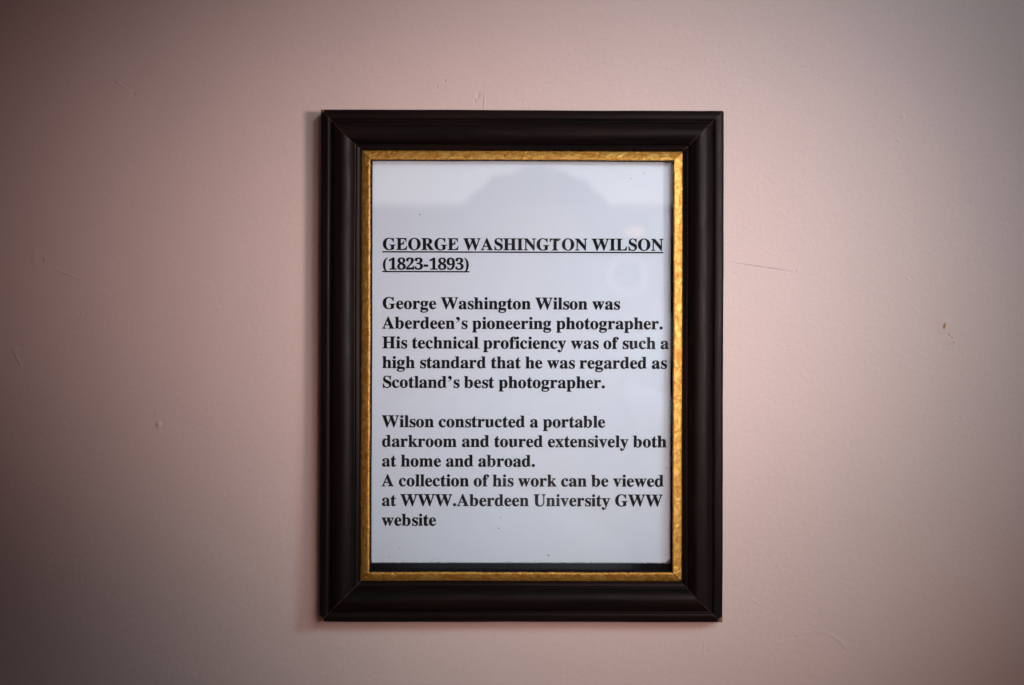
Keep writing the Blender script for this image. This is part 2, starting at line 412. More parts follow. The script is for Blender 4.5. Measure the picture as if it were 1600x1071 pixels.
# ------------------------------------------------------------------ the printed words
# bold serif letter outlines, thousandths of the em: each spline is handle-left, point, handle-right in x y
GLYPHS = {
    '1': ['225 0 93 0 93 17 93 34 93 51 119 51 146 51 172 51 189 51 201 55 208 64 216 73 220 90 220 113 220 274 220 434 220 594 196 565 174 541 154 522 135 504 115 494 96 494 81 494 67 501 57 514 46 526 40 544 40 565 59 570 81 578 105 588 129 599 157 616 188 639 211 656 233 673 255 689 291 689 327 689 363 689 363 497 363 305 363 113 363 93 366 78 373 67 379 56 392 51 412 51 438 51 464 51 490 51 490 34 490 17 490 0 357 0'],
    '2': ['185 0 34 0 34 33 34 66 34 99 81 147 128 196 176 244 215 284 246 320 267 350 288 381 303 411 311 439 319 467 323 498 323 531 323 567 317 594 303 611 290 628 272 637 249 637 216 637 193 623 180 595 167 567 160 525 160 470 124 470 94 478 71 492 49 506 37 531 37 565 37 588 45 610 61 630 77 650 100 665 132 677 163 689 202 695 249 695 320 695 375 681 412 652 450 624 468 585 468 536 468 513 464 492 456 470 448 449 435 426 417 401 398 376 373 347 341 314 309 281 269 242 221 197 189 166 157 136 125 106 199 106 274 106 348 106 368 106 385 111 399 123 413 134 423 151 428 172 431 182 433 192 436 202 455 202 474 202 492 202 491 134 489 67 488 0 336 0'],
    '3': ['267 -10 233 -10 185 -10 146 -4 116 7 85 18 63 32 48 49 34 67 27 86 27 106 27 130 35 149 51 161 68 174 87 181 108 181 108 140 119 109 141 88 163 68 191 58 227 58 248 58 267 62 285 70 303 78 317 93 328 113 339 134 345 162 345 199 345 235 332 265 306 289 281 313 244 324 196 324 176 324 156 324 136 324 136 344 136 364 136 384 157 384 179 384 200 384 241 384 272 397 292 423 312 449 322 483 322 525 322 560 315 587 301 607 288 627 268 637 242 637 219 637 201 629 190 615 178 600 170 582 166 559 161 536 159 513 159 488 120 488 89 495 67 508 45 522 35 544 35 573 35 607 52 636 88 660 124 683 177 695 247 695 315 695 369 681 409 654 449 627 468 588 468 539 468 496 454 460 426 431 398 401 363 380 322 366 347 361 373 353 399 340 426 328 448 310 466 287 484 265 492 235 492 198 492 159 485 126 471 99 456 73 437 51 412 35 388 20 360 8 329 1 299 -6'],
    '8': ['339 -10 262 -10 209 -10 165 -1 131 15 96 32 70 54 54 82 37 110 29 141 29 175 29 216 42 250 68 276 94 302 128 325 170 346 132 369 102 394 82 422 61 451 51 483 51 520 51 550 58 579 72 605 86 632 109 653 142 670 175 687 219 695 274 695 341 695 393 679 427 648 461 616 478 576 478 527 478 489 466 458 443 436 420 413 388 392 348 372 406 344 447 315 471 285 496 255 508 220 508 181 508 121 486 74 443 41 400 7', '257 420 290 404 314 418 331 434 341 453 352 472 357 498 357 529 357 547 354 565 347 582 340 598 330 612 317 623 304 634 288 639 268 639 242 639 221 629 207 609 193 588 186 563 186 532 186 499 195 473 213 455 231 436', '234 45 267 45 299 45 326 56 345 79 365 101 374 130 374 165 374 197 363 223 341 243 319 264 283 286 234 308 212 294 194 276 180 254 166 233 158 205 158 171 158 134 168 103 188 80 208 57'],
    '9': ['267 -10 218 -10 180 -10 149 -4 126 6 103 17 86 30 76 47 66 64 60 81 60 99 60 113 64 125 72 134 80 144 91 150 107 154 116 125 130 100 148 81 166 61 191 51 223 51 306 51 351 144 358 329 344 311 326 295 303 283 281 270 254 264 222 264 167 264 122 281 86 315 51 349 34 398 34 463 34 509 42 549 60 584 78 619 103 646 136 666 169 685 208 695 253 695 300 695 341 684 377 661 413 639 441 604 462 557 483 509 493 448 493 373 493 320 488 271 478 224 468 178 452 137 430 102 408 67 379 40 344 20 309 0', '203 333 263 333 285 333 305 339 321 351 337 363 349 378 358 397 357 479 348 539 330 575 312 612 289 631 259 631 232 631 210 617 195 590 180 563 173 522 173 468 173 378'],
    'A': ['78 0 9 0 9 9 9 18 9 27 28 27 44 33 58 45 71 57 83 79 96 111 175 305 254 499 332 693 341 692 350 692 359 692 439 504 520 316 600 129 615 93 628 67 640 51 652 35 668 27 689 27 689 18 689 9 689 0 581 0 473 0 366 0 366 9 366 18 366 27 421 27 448 41 448 68 448 77 443 95 432 121 422 146 412 171 402 197 327 197 252 197 178 197 165 166 153 135 141 105 139 100 136 94 135 87 134 80 134 75 134 72 134 42 159 27 208 27 210 27 212 27 214 27 214 18 214 9 214 0 146 0', '225 317 193 238 257 238 322 238 385 238 353 317 321 396 287 474 256 396'],
    'E': ['213 0 21 0 21 8 21 17 21 25 56 25 80 31 93 44 105 57 112 81 112 116 112 260 112 404 112 548 112 591 105 619 92 632 79 645 57 652 24 652 24 660 24 668 24 677 214 677 403 677 593 677 593 609 593 542 593 475 585 475 577 475 570 475 562 537 540 580 505 604 471 628 417 640 344 640 323 640 307 638 297 636 287 634 280 628 276 619 273 610 271 596 271 577 271 506 271 436 271 365 277 365 282 365 287 365 332 365 365 377 385 400 406 423 420 460 428 513 436 513 444 513 452 513 452 400 452 288 452 176 444 176 435 176 427 176 424 216 417 247 406 269 395 292 379 308 358 317 337 326 309 330 275 330 274 330 273 330 271 330 271 253 271 177 271 100 271 75 276 59 285 52 295 45 314 41 342 41 391 41 432 46 466 57 499 68 527 86 551 111 574 136 594 170 611 212 620 212 629 212 639 212 625 142 611 71 598 0 405 0'],
    'G': ['487 -15 398 -15 326 -15 264 0 210 29 156 58 115 99 85 153 56 206 41 268 41 340 41 410 56 470 85 523 115 575 156 617 207 647 259 677 317 692 382 692 434 692 490 679 549 655 559 650 568 648 576 648 587 648 596 651 603 658 609 665 616 676 623 692 632 692 641 692 650 692 650 613 650 535 650 457 641 457 632 457 624 457 610 498 591 533 568 563 545 593 518 616 489 633 460 650 429 659 397 659 277 659 216 552 216 338 216 234 234 155 267 100 301 46 349 19 409 19 447 19 473 26 488 40 502 55 509 77 509 106 509 134 509 162 509 190 509 221 502 242 489 253 476 264 449 270 409 270 409 278 409 286 409 294 521 294 632 294 743 294 743 286 743 278 743 270 711 270 689 264 679 253 668 243 663 222 663 191 663 141 663 92 663 43 575 4'],
    'H': ['135 0 23 0 23 9 23 17 23 26 58 27 81 34 93 47 105 60 111 84 111 120 111 267 111 415 111 563 111 595 105 617 92 630 80 642 57 650 24 652 24 660 24 668 24 677 136 677 248 677 359 677 359 668 359 660 359 652 335 650 316 646 303 642 291 637 282 629 277 617 273 605 270 587 270 563 270 499 270 436 270 372 350 372 429 372 508 372 508 436 508 499 508 563 508 587 506 605 501 617 497 629 489 637 476 642 463 646 444 650 419 652 419 660 419 668 419 677 531 677 642 677 753 677 753 668 753 660 753 652 719 649 696 642 685 630 673 619 668 596 668 563 668 415 668 267 668 120 668 86 673 63 685 49 697 35 719 27 753 26 753 17 753 9 753 0 642 0 531 0 419 0 419 9 419 17 419 26 453 27 476 34 489 45 502 57 508 82 508 120 508 189 508 259 508 328 429 328 350 328 270 328 270 259 270 189 270 120 270 84 276 60 288 47 300 34 324 27 359 26 359 17 359 9 359 0 247 0'],
    'I': ['135 0 20 0 20 9 20 17 20 26 53 29 77 37 91 48 105 59 112 81 112 112 112 266 112 421 112 575 112 605 106 626 94 635 82 645 57 650 20 652 20 660 20 668 20 677 134 677 249 677 363 677 363 668 363 660 363 652 328 650 304 645 291 635 278 626 271 605 271 575 271 421 271 268 271 115 271 94 274 78 278 66 283 54 292 45 306 39 319 33 339 29 365 26 365 17 365 9 365 0 250 0'],
    'L': ['214 0 23 0 23 9 23 17 23 26 58 27 81 34 93 47 105 60 111 84 111 120 111 267 111 415 111 563 111 596 105 619 92 631 80 644 57 650 24 652 24 660 24 668 24 677 140 677 255 677 371 677 371 668 371 660 371 652 345 652 324 649 309 645 295 640 285 631 279 619 273 606 270 587 270 563 270 416 270 269 270 123 270 99 272 82 275 70 279 58 286 50 297 46 308 43 325 41 347 41 395 41 435 47 467 59 500 71 527 91 549 118 572 146 591 183 608 230 617 230 626 230 635 230 622 153 609 77 597 0 405 0'],
    'N': ['608 -16 599 -16 452 163 305 341 159 520 159 386 159 251 159 117 159 81 164 58 176 46 188 34 212 27 248 26 248 17 248 9 248 0 174 0 100 0 27 0 27 9 27 17 27 26 50 27 68 29 80 34 93 39 101 48 106 61 110 74 113 93 113 117 113 270 113 423 113 577 79 619 59 641 54 644 47 647 38 650 27 652 27 660 27 668 27 677 95 677 164 677 233 677 349 534 465 393 581 251 581 354 581 457 581 561 581 585 578 603 574 615 569 627 560 636 548 641 535 646 517 650 492 652 492 660 492 668 492 677 566 677 639 677 712 677 712 668 712 660 712 652 678 650 655 644 644 631 632 619 627 595 627 560 627 368 627 176 627 -16 617 -16'],
    'O': ['438 -16 387 -16 338 -16 292 -7 251 11 209 29 172 54 140 86 109 118 84 155 67 199 50 242 41 288 41 338 41 388 50 435 67 478 84 520 109 558 141 590 173 623 210 648 253 666 296 684 343 693 394 693 443 693 489 684 531 666 573 648 609 624 641 592 672 561 696 523 714 480 732 437 740 389 740 338 740 288 732 242 714 199 696 155 672 118 640 86 608 54 570 29 527 11 485 -7', '339 18 393 18 507 18 564 125 564 338 564 443 548 523 516 577 485 632 441 659 386 659 272 659 216 552 216 338 216 234 232 154 263 100 295 45'],
    'R': ['135 0 23 0 23 9 23 17 23 26 58 27 81 34 93 47 105 60 111 84 111 120 111 267 111 415 111 563 111 595 105 617 92 630 80 642 57 650 24 652 24 660 24 668 24 677 123 677 223 677 322 677 422 677 497 662 546 633 595 603 620 558 620 497 620 414 569 360 468 332 526 247 584 161 642 75 653 58 663 46 672 38 681 30 694 26 711 26 711 26 712 26 714 26 714 17 714 9 714 0 643 0 573 0 503 0 435 105 367 210 299 315 290 315 280 315 270 315 270 250 270 185 270 120 270 84 276 60 288 47 300 34 324 27 359 26 359 17 359 9 359 0 247 0', '270 422 270 347 281 347 292 347 302 347 354 347 392 359 416 384 439 408 451 446 451 499 451 593 412 641 333 641 307 641 290 636 282 628 274 619 270 601 270 573 270 498'],
    'S': ['73 -16 64 -16 64 67 64 151 64 234 74 234 83 234 93 234 109 162 133 108 166 74 198 39 241 22 292 22 330 22 360 32 382 53 403 74 414 101 414 133 414 177 388 212 334 237 303 253 272 268 241 283 184 312 141 343 114 375 87 408 74 447 74 493 74 534 82 569 100 598 117 628 141 651 171 668 201 684 236 693 274 693 294 693 316 690 341 686 365 681 391 674 419 666 425 664 429 663 433 662 437 661 441 661 445 661 462 661 473 671 476 693 485 693 495 693 504 693 504 620 504 547 504 474 496 474 487 474 479 474 470 511 455 544 436 572 417 600 394 622 369 637 343 653 316 661 288 661 255 661 227 652 208 634 188 616 178 593 178 565 178 539 186 517 204 500 221 483 247 466 280 450 312 435 344 420 376 405 417 386 449 367 471 346 495 326 511 303 520 279 529 255 534 228 534 198 534 155 524 118 503 86 483 54 454 29 417 11 380 -6 336 -15 285 -15 269 -15 252 -14 236 -11 219 -9 203 -5 187 1 170 7 156 11 146 14 136 17 129 18 126 18 115 18 107 15 103 11 98 5 94 -3 91 -16 82 -16'],
    'T': ['253 0 137 0 137 9 137 17 137 26 173 26 197 33 211 46 225 59 232 84 232 120 232 294 232 469 232 644 228 644 225 644 222 644 169 644 127 629 97 599 66 570 48 527 43 472 34 472 25 472 16 472 16 540 16 608 16 677 214 677 412 677 610 677 610 608 610 540 610 471 601 471 593 471 585 471 573 586 512 644 399 644 396 644 394 644 391 644 391 469 391 294 391 120 391 82 398 58 411 45 424 32 449 26 487 26 487 17 487 9 487 0 370 0'],
    'U': ['457 -19 368 -19 276 -19 210 1 170 42 129 83 109 146 109 230 109 341 109 452 109 563 109 595 103 617 90 630 78 642 55 650 22 652 22 660 22 668 22 677 134 677 245 677 357 677 357 668 357 660 357 652 333 650 314 646 301 642 288 637 279 629 275 617 271 605 268 587 268 563 268 444 268 326 268 208 268 149 280 105 302 76 324 47 360 33 408 33 525 33 583 101 583 237 583 345 583 453 583 562 583 594 577 617 564 629 551 641 526 649 488 652 488 660 488 668 488 677 560 677 632 677 704 677 704 668 704 660 704 652 674 648 653 639 643 626 633 613 628 592 628 562 628 464 628 367 628 269 628 166 607 92 564 48 522 3'],
    'W': ['298 -16 288 -16 218 184 147 384 77 584 69 607 61 624 50 635 42 645 26 651 4 652 4 660 4 668 4 677 104 677 204 677 303 677 303 668 303 660 303 652 282 651 266 648 257 642 247 636 243 625 243 610 243 596 246 577 254 554 292 445 330 336 368 227 408 326 447 425 487 524 480 547 472 570 465 593 458 616 447 631 436 638 425 645 405 650 377 652 377 660 377 668 377 677 484 677 592 677 699 677 699 668 699 660 699 652 652 652 628 638 628 612 628 604 631 591 638 574 676 465 714 356 752 247 786 347 820 448 853 549 862 573 866 591 866 604 866 621 861 633 849 640 839 646 821 650 796 652 796 660 796 668 796 677 858 677 919 677 981 677 981 668 981 660 981 652 961 648 946 640 936 626 925 612 916 591 906 564 840 371 774 177 709 -16 700 -16 691 -16 682 -16 624 142 568 301 510 459 446 301 382 142 318 -16 308 -16'],
    'a': ['419 -15 378 -15 328 -15 301 7 297 52 252 9 200 -13 142 -13 107 -13 80 -3 60 17 40 37 30 63 30 94 30 138 51 174 94 202 137 230 204 257 295 282 295 308 295 333 295 358 295 386 289 407 277 420 265 433 246 439 220 439 176 439 155 428 155 407 155 403 159 395 169 381 178 368 183 355 183 343 183 325 176 311 163 300 150 289 134 283 115 283 94 283 78 290 66 302 55 314 49 331 49 351 49 375 57 395 73 414 90 432 112 446 141 457 169 468 203 473 241 473 312 473 362 460 391 434 421 408 435 368 435 312 435 239 435 166 435 93 435 75 436 64 438 59 440 53 445 51 452 51 459 51 467 55 476 62 480 55 485 48 489 41 456 4', '192 50 225 50 234 50 245 53 258 61 272 68 284 79 295 94 295 146 295 199 295 251 216 233 176 191 176 125 176 75'],
    'b': ['69 -17 64 -17 64 181 64 379 64 577 64 608 61 628 54 637 48 645 34 651 12 653 12 661 12 669 12 677 77 677 141 677 205 677 205 589 205 502 205 414 238 453 279 473 328 473 364 473 395 463 422 444 449 425 470 398 485 364 500 330 508 291 508 247 508 196 499 151 479 112 460 73 434 42 401 19 367 -4 329 -15 285 -15 241 -15 198 4 156 42 130 22 104 3 79 -17 74 -17', '227 21 271 21 307 21 331 38 344 73 358 109 364 164 364 237 364 299 357 344 343 373 329 402 306 416 273 416 258 416 244 411 230 401 217 390 209 377 205 359 205 273 205 188 205 102 205 48'],
    'c': ['309 -15 232 -15 194 -15 159 -5 129 16 98 37 74 65 56 101 38 137 29 177 29 223 29 271 39 314 59 352 80 389 107 419 142 441 177 463 216 474 259 474 307 474 345 464 372 443 399 422 412 396 412 364 412 346 407 331 396 320 385 309 370 303 351 303 311 303 291 326 291 372 291 378 292 383 292 388 293 393 293 399 293 403 293 428 279 441 251 441 195 441 167 387 167 278 167 206 179 151 204 113 228 76 262 57 303 57 339 57 372 74 403 107 410 101 416 95 423 90 373 20'],
    'd': ['262 -15 208 -15 173 -15 142 -5 115 15 88 36 67 64 52 99 37 134 29 174 29 219 29 270 37 315 53 353 70 391 92 421 121 442 149 463 181 473 216 473 263 473 301 454 331 416 331 476 331 536 331 596 331 616 326 631 315 639 305 648 287 652 262 653 262 661 262 669 262 677 332 677 403 677 474 677 474 488 474 300 474 112 474 87 477 70 482 60 488 51 502 44 525 41 525 33 525 24 525 16 472 16 407 6 331 -15 331 9 331 34 331 58 303 9', '225 42 255 42 270 42 285 48 300 61 315 74 325 92 331 113 331 195 331 277 331 359 329 376 320 390 306 401 292 412 276 417 258 417 227 417 206 402 194 371 181 340 175 292 175 227 175 165 180 118 193 87 205 57'],
    'e': ['310 -15 229 -15 190 -15 156 -5 126 15 96 36 72 64 55 102 38 139 29 183 29 234 29 280 38 321 56 357 74 393 98 421 129 442 160 463 195 473 234 473 291 473 336 454 370 416 403 378 420 325 420 258 420 254 420 250 420 247 338 247 256 247 174 247 175 124 216 63 296 63 336 63 371 85 401 128 408 121 416 114 423 108 375 26', '173 291 173 285 215 285 257 285 299 285 299 297 299 308 299 319 299 361 295 392 287 412 279 431 263 441 240 441 195 441 173 395 173 302 173 297'],
    'f': ['113 0 22 0 22 8 22 16 22 24 39 25 52 28 59 32 66 37 71 43 74 52 77 59 78 78 78 109 78 210 78 310 78 411 60 411 42 411 24 411 24 428 24 444 24 461 42 461 60 461 78 461 78 482 78 504 78 525 78 577 94 618 126 647 158 676 202 690 258 690 300 690 333 681 356 662 379 643 391 620 391 594 391 573 386 556 374 545 363 534 349 528 333 528 315 528 301 533 290 542 280 552 274 565 274 581 274 594 278 609 286 625 288 627 289 630 291 634 293 638 293 641 293 643 293 653 285 659 267 659 247 659 234 652 228 639 222 625 220 606 220 580 220 540 220 501 220 461 247 461 275 461 302 461 302 444 302 428 302 411 275 411 247 411 220 411 220 306 220 202 220 97 220 67 225 47 234 38 244 29 265 24 296 24 296 16 296 8 296 0 205 0'],
    'g': ['299 -209 216 -209 152 -209 103 -199 71 -181 38 -161 21 -138 21 -111 21 -78 48 -54 102 -38 57 -17 35 11 35 45 35 70 44 91 63 110 81 128 111 146 152 164 73 193 33 244 33 315 33 347 42 374 59 398 76 421 100 440 130 453 160 466 195 473 234 473 273 473 310 466 346 452 388 452 429 452 471 452 471 434 471 416 471 398 447 398 422 398 398 398 421 370 433 338 433 302 433 273 425 247 410 225 395 202 374 184 347 172 321 159 290 153 255 153 248 153 241 153 233 154 225 154 218 155 211 155 193 155 179 150 167 140 156 131 150 119 150 106 150 84 170 73 210 73 227 73 244 73 260 73 313 73 354 68 385 60 415 51 437 38 450 19 463 0 469 -24 469 -55 469 -103 448 -140 405 -168 362 -195', '210 185 234 185 258 185 274 195 283 216 292 238 296 270 296 313 296 357 292 389 283 410 274 431 258 441 234 441 210 441 194 431 184 410 174 389 170 357 170 313 170 270 174 238 184 216 194 195', '194 -173 238 -173 340 -173 391 -148 391 -98 391 -81 384 -68 370 -61 356 -54 334 -51 304 -51 251 -51 197 -51 144 -51 120 -66 109 -85 109 -108 109 -125 119 -141 141 -154 161 -166'],
    'h': ['107 0 27 0 27 8 27 16 27 24 46 25 60 29 67 38 74 47 78 62 78 83 78 253 78 423 78 593 78 613 74 628 68 638 61 647 48 652 28 654 28 661 28 669 28 677 92 677 156 677 220 677 220 583 220 490 220 396 257 447 304 473 361 473 448 473 491 420 491 314 491 237 491 160 491 83 491 62 494 47 501 38 508 29 521 25 540 24 540 16 540 8 540 0 460 0 380 0 300 0 300 8 300 16 300 24 303 24 305 24 307 24 335 24 349 44 349 83 349 163 349 242 349 322 349 350 346 370 340 383 334 396 321 403 301 403 270 403 243 385 220 349 220 260 220 172 220 83 220 62 223 47 229 38 235 29 248 25 267 24 267 16 267 8 267 0 187 0'],
    'i': ['170 538 150 538 128 538 111 545 96 559 82 574 75 591 75 613 75 634 82 652 96 667 111 681 128 689 150 689 171 689 189 681 203 667 217 652 225 634 225 613 225 591 217 574 203 559 188 545', '107 0 27 0 27 8 27 16 27 24 47 25 60 30 67 38 74 46 78 61 78 83 78 180 78 277 78 374 78 399 75 415 69 423 64 431 51 435 30 436 30 444 31 453 31 461 94 461 157 461 221 461 221 335 221 209 221 83 221 62 223 48 230 39 236 30 248 25 267 24 267 16 267 8 267 0 187 0'],
    'k': ['106 0 26 0 26 8 26 16 26 24 47 25 60 30 67 38 74 47 78 62 78 83 78 252 78 421 78 591 78 614 75 630 70 638 64 647 51 651 30 653 30 661 31 669 31 677 94 677 157 677 220 677 220 534 220 393 220 251 259 290 298 329 337 368 354 385 362 400 362 413 362 428 345 436 310 436 309 436 307 436 305 436 305 444 305 453 305 461 375 461 444 461 513 461 513 453 513 444 513 436 474 434 439 417 408 386 382 361 356 336 330 310 392 224 453 137 514 51 527 33 542 24 559 24 559 16 559 8 559 0 477 0 395 0 313 0 313 8 313 16 313 24 316 24 319 24 322 24 344 24 355 32 355 47 355 54 352 63 344 73 310 121 276 170 241 219 234 212 227 206 220 200 220 161 220 122 220 83 220 62 223 48 229 39 235 30 248 25 267 24 267 16 267 8 267 0 187 0'],
    'l': ['107 0 27 0 27 8 27 16 27 24 47 25 60 30 67 38 74 46 78 61 78 83 78 252 78 421 78 591 78 613 75 628 70 638 64 647 51 652 30 653 30 661 30 669 30 677 93 677 157 677 221 677 221 479 221 281 221 83 221 62 223 48 230 39 236 30 248 25 267 24 267 16 267 8 267 0 187 0'],
    'm': ['106 0 27 0 27 8 27 16 27 24 46 25 60 29 67 38 74 47 78 62 78 83 78 181 78 278 78 376 78 397 74 412 68 422 61 431 48 436 28 437 28 445 28 453 28 461 91 461 154 461 218 461 218 438 218 416 218 393 255 446 300 473 352 473 420 473 461 445 476 388 515 445 563 473 621 473 706 473 748 420 748 314 748 237 748 160 748 83 748 62 752 47 758 38 764 29 777 25 796 24 796 16 796 8 796 0 718 0 639 0 561 0 561 8 561 16 561 24 579 25 592 30 599 39 605 48 609 63 609 83 609 163 609 242 609 322 609 350 606 370 600 383 594 396 581 403 561 403 532 403 505 386 482 352 482 262 482 173 482 83 482 63 485 48 492 39 498 30 510 25 529 24 529 16 529 8 529 0 451 0 374 0 296 0 296 8 296 16 296 24 315 25 328 30 334 39 341 48 344 63 344 83 344 163 344 242 344 322 344 349 341 369 335 383 329 396 316 403 296 403 265 403 239 385 218 349 218 260 218 172 218 83 218 63 221 48 227 39 233 30 245 25 263 24 263 16 263 8 263 0 185 0'],
    'n': ['107 0 27 0 27 8 27 16 27 24 46 25 60 29 67 38 74 47 78 62 78 83 78 181 78 278 78 376 78 397 74 412 68 422 61 431 48 436 28 437 28 445 28 453 28 461 92 461 156 461 220 461 220 440 220 418 220 397 256 448 303 473 361 473 448 473 491 420 491 314 491 237 491 160 491 83 491 62 494 47 501 38 508 29 521 25 540 24 540 16 540 8 540 0 460 0 380 0 300 0 300 8 300 16 300 24 303 24 305 24 307 24 335 24 349 44 349 83 349 163 349 242 349 322 349 350 346 370 340 383 334 396 321 403 301 403 270 403 243 385 220 349 220 260 220 172 220 83 220 62 223 47 229 38 235 29 248 25 267 24 267 16 267 8 267 0 187 0'],
    'o': ['294 -15 251 -15 207 -15 168 -4 134 17 101 38 74 67 56 104 37 141 28 183 28 229 28 276 37 318 56 355 74 392 101 421 134 442 168 463 206 473 249 473 293 473 331 463 364 442 397 421 424 393 443 356 462 320 471 277 471 229 471 181 462 138 443 102 424 65 398 37 365 16 332 -5', '223 17 251 17 278 17 298 31 310 58 316 71 321 92 323 121 325 149 326 185 326 229 326 316 320 374 308 402 296 430 277 444 251 444 221 444 202 430 191 402 179 374 174 316 174 230 174 186 175 150 178 121 180 92 185 71 191 58 203 31'],
    'p': ['115 -207 26 -207 26 -199 26 -191 26 -184 41 -183 53 -180 60 -174 67 -168 73 -160 75 -150 77 -140 78 -121 78 -95 78 57 78 209 78 361 78 392 75 412 69 421 63 430 50 435 29 438 29 446 29 453 29 461 90 461 151 461 212 461 212 437 212 414 212 390 242 446 286 474 342 474 378 474 408 464 435 443 462 422 482 394 497 359 512 323 520 283 520 237 520 189 512 145 497 107 482 69 460 39 433 18 405 -4 373 -15 337 -15 289 -15 249 6 220 48 220 3 220 -41 220 -86 220 -112 222 -133 226 -147 230 -161 237 -170 248 -175 259 -179 274 -182 293 -183 293 -191 293 -199 293 -207 204 -207', '258 42 290 42 321 42 342 57 355 88 368 120 375 167 375 230 375 290 370 336 358 368 348 398 327 413 295 413 265 413 240 392 220 349 220 267 220 184 220 102 235 62'],
    'r': ['116 0 27 0 27 8 27 16 27 24 47 25 60 30 67 38 74 46 78 61 78 83 78 180 78 277 78 374 78 400 75 416 69 424 63 431 50 435 30 436 30 444 31 453 31 461 93 461 155 461 216 461 216 432 216 403 216 374 234 406 254 431 278 448 301 464 324 473 346 473 374 473 395 466 409 452 423 437 430 418 430 395 430 376 425 360 413 348 402 336 387 330 368 330 351 330 338 334 330 343 322 351 314 361 307 371 301 381 292 386 280 386 266 386 253 377 241 359 228 340 222 316 222 285 222 218 222 150 222 83 222 60 226 45 236 37 246 30 265 25 293 24 293 16 293 8 293 0 205 0'],
    's': ['272 -15 225 -15 198 -15 166 -7 129 9 123 12 116 13 109 13 93 13 82 4 76 -13 68 -13 60 -13 53 -13 53 44 53 100 53 157 62 157 70 157 79 157 88 115 105 82 129 58 153 34 179 22 209 22 233 22 252 28 265 39 279 51 285 67 285 87 285 115 267 138 232 156 207 168 183 180 159 193 124 210 98 230 81 251 64 273 55 299 55 327 55 369 69 404 96 432 124 460 162 474 210 474 220 474 233 473 247 470 260 467 277 462 295 457 299 456 302 456 306 455 310 453 314 453 316 453 328 453 336 460 342 474 349 474 356 474 362 474 362 426 362 378 362 329 355 329 347 329 339 329 329 365 313 393 292 412 271 431 248 440 222 440 200 440 184 435 173 425 161 414 156 401 156 385 156 369 161 356 171 345 181 335 197 324 218 314 240 303 262 292 284 281 318 265 343 246 359 225 374 204 382 176 382 141 382 93 368 55 339 27 310 -1'],
    't': ['251 -14 184 -14 144 -14 115 -4 98 15 81 35 72 65 72 106 72 209 72 311 72 414 58 414 44 414 30 414 30 425 30 435 30 445 70 483 103 517 131 548 158 579 178 606 192 630 199 630 207 630 215 630 215 573 215 517 215 461 246 461 277 461 308 461 308 445 308 430 308 414 277 414 246 414 215 414 215 317 215 219 215 122 215 101 217 86 222 75 227 65 236 60 249 60 273 60 292 77 306 111 314 106 322 102 330 98 300 23'],
    'u': ['224 -15 195 -15 149 -15 116 -1 97 25 78 52 68 92 68 144 68 219 68 293 68 368 68 392 65 409 58 420 52 431 38 436 17 437 17 445 17 453 17 461 81 461 146 461 211 461 211 344 211 227 211 110 211 92 215 79 224 68 233 58 246 53 262 53 293 53 319 68 339 98 339 188 339 278 339 368 339 393 336 411 328 421 321 431 305 436 281 437 281 445 281 453 281 461 348 461 414 461 481 461 481 342 481 223 481 104 481 81 485 66 492 58 499 50 514 45 535 44 535 36 535 27 535 19 480 19 415 8 339 -15 339 10 339 35 339 60 323 37 302 18 276 5 251 -8'],
    'v': ['248 -15 240 -15 188 113 135 241 83 368 74 389 66 406 59 418 51 429 38 435 21 436 21 444 21 453 21 461 104 461 189 461 273 461 273 453 273 445 273 437 269 437 265 437 261 437 233 437 220 428 220 410 220 406 220 402 222 398 249 326 277 254 303 182 330 246 355 311 380 375 387 389 389 399 389 404 389 426 370 437 332 437 332 445 332 453 332 461 383 461 434 461 485 461 485 453 485 446 485 438 466 434 453 426 444 414 435 402 427 385 417 361 367 236 316 110 266 -15 258 -15'],
    'w': ['231 -15 223 -15 169 121 117 257 64 393 59 406 54 416 48 423 42 430 34 434 23 436 23 444 23 453 23 461 98 461 172 461 246 461 246 453 246 444 246 436 233 435 224 433 219 430 213 426 211 419 211 410 211 405 211 400 213 395 214 389 216 382 219 375 242 313 265 251 289 189 311 242 333 296 355 349 350 365 345 380 340 395 335 412 330 423 324 429 318 434 306 437 290 438 290 446 290 453 290 461 368 461 446 461 523 461 523 453 523 444 523 436 496 435 482 426 482 410 482 407 482 404 483 400 484 395 484 392 485 389 504 329 523 269 543 210 566 266 589 323 612 380 617 392 619 401 619 409 619 418 615 425 608 429 601 433 589 436 573 438 573 446 573 453 573 461 617 461 662 461 707 461 707 453 707 446 707 438 693 437 682 432 676 423 670 413 663 400 657 383 603 251 549 118 495 -15 487 -15 480 -15 472 -15 439 88 406 190 373 292 332 190 290 88 249 -15 240 -15'],
    'x': ['69 0 13 0 13 7 13 15 13 22 43 30 72 51 99 84 129 123 159 163 191 203 150 265 110 328 70 391 52 419 33 434 12 436 12 444 12 453 12 461 95 461 176 461 259 461 259 453 259 445 259 437 231 437 217 430 217 416 217 411 221 401 230 386 246 359 263 332 280 305 300 331 321 356 341 381 352 394 357 405 357 414 357 423 353 428 346 431 340 434 327 436 306 437 306 445 306 453 306 461 362 461 416 461 472 461 472 454 472 447 472 440 444 434 415 413 386 377 359 343 331 308 302 273 350 200 396 127 443 54 449 45 455 37 460 32 465 27 473 24 484 23 484 15 484 8 484 0 402 0 321 0 238 0 238 8 238 16 238 24 253 24 265 25 272 29 280 32 283 38 283 45 283 56 277 70 266 88 248 115 230 142 213 170 193 143 172 117 152 91 139 74 133 61 133 51 133 32 147 22 177 22 178 22 180 22 182 22 182 15 182 7 182 0 126 0'],
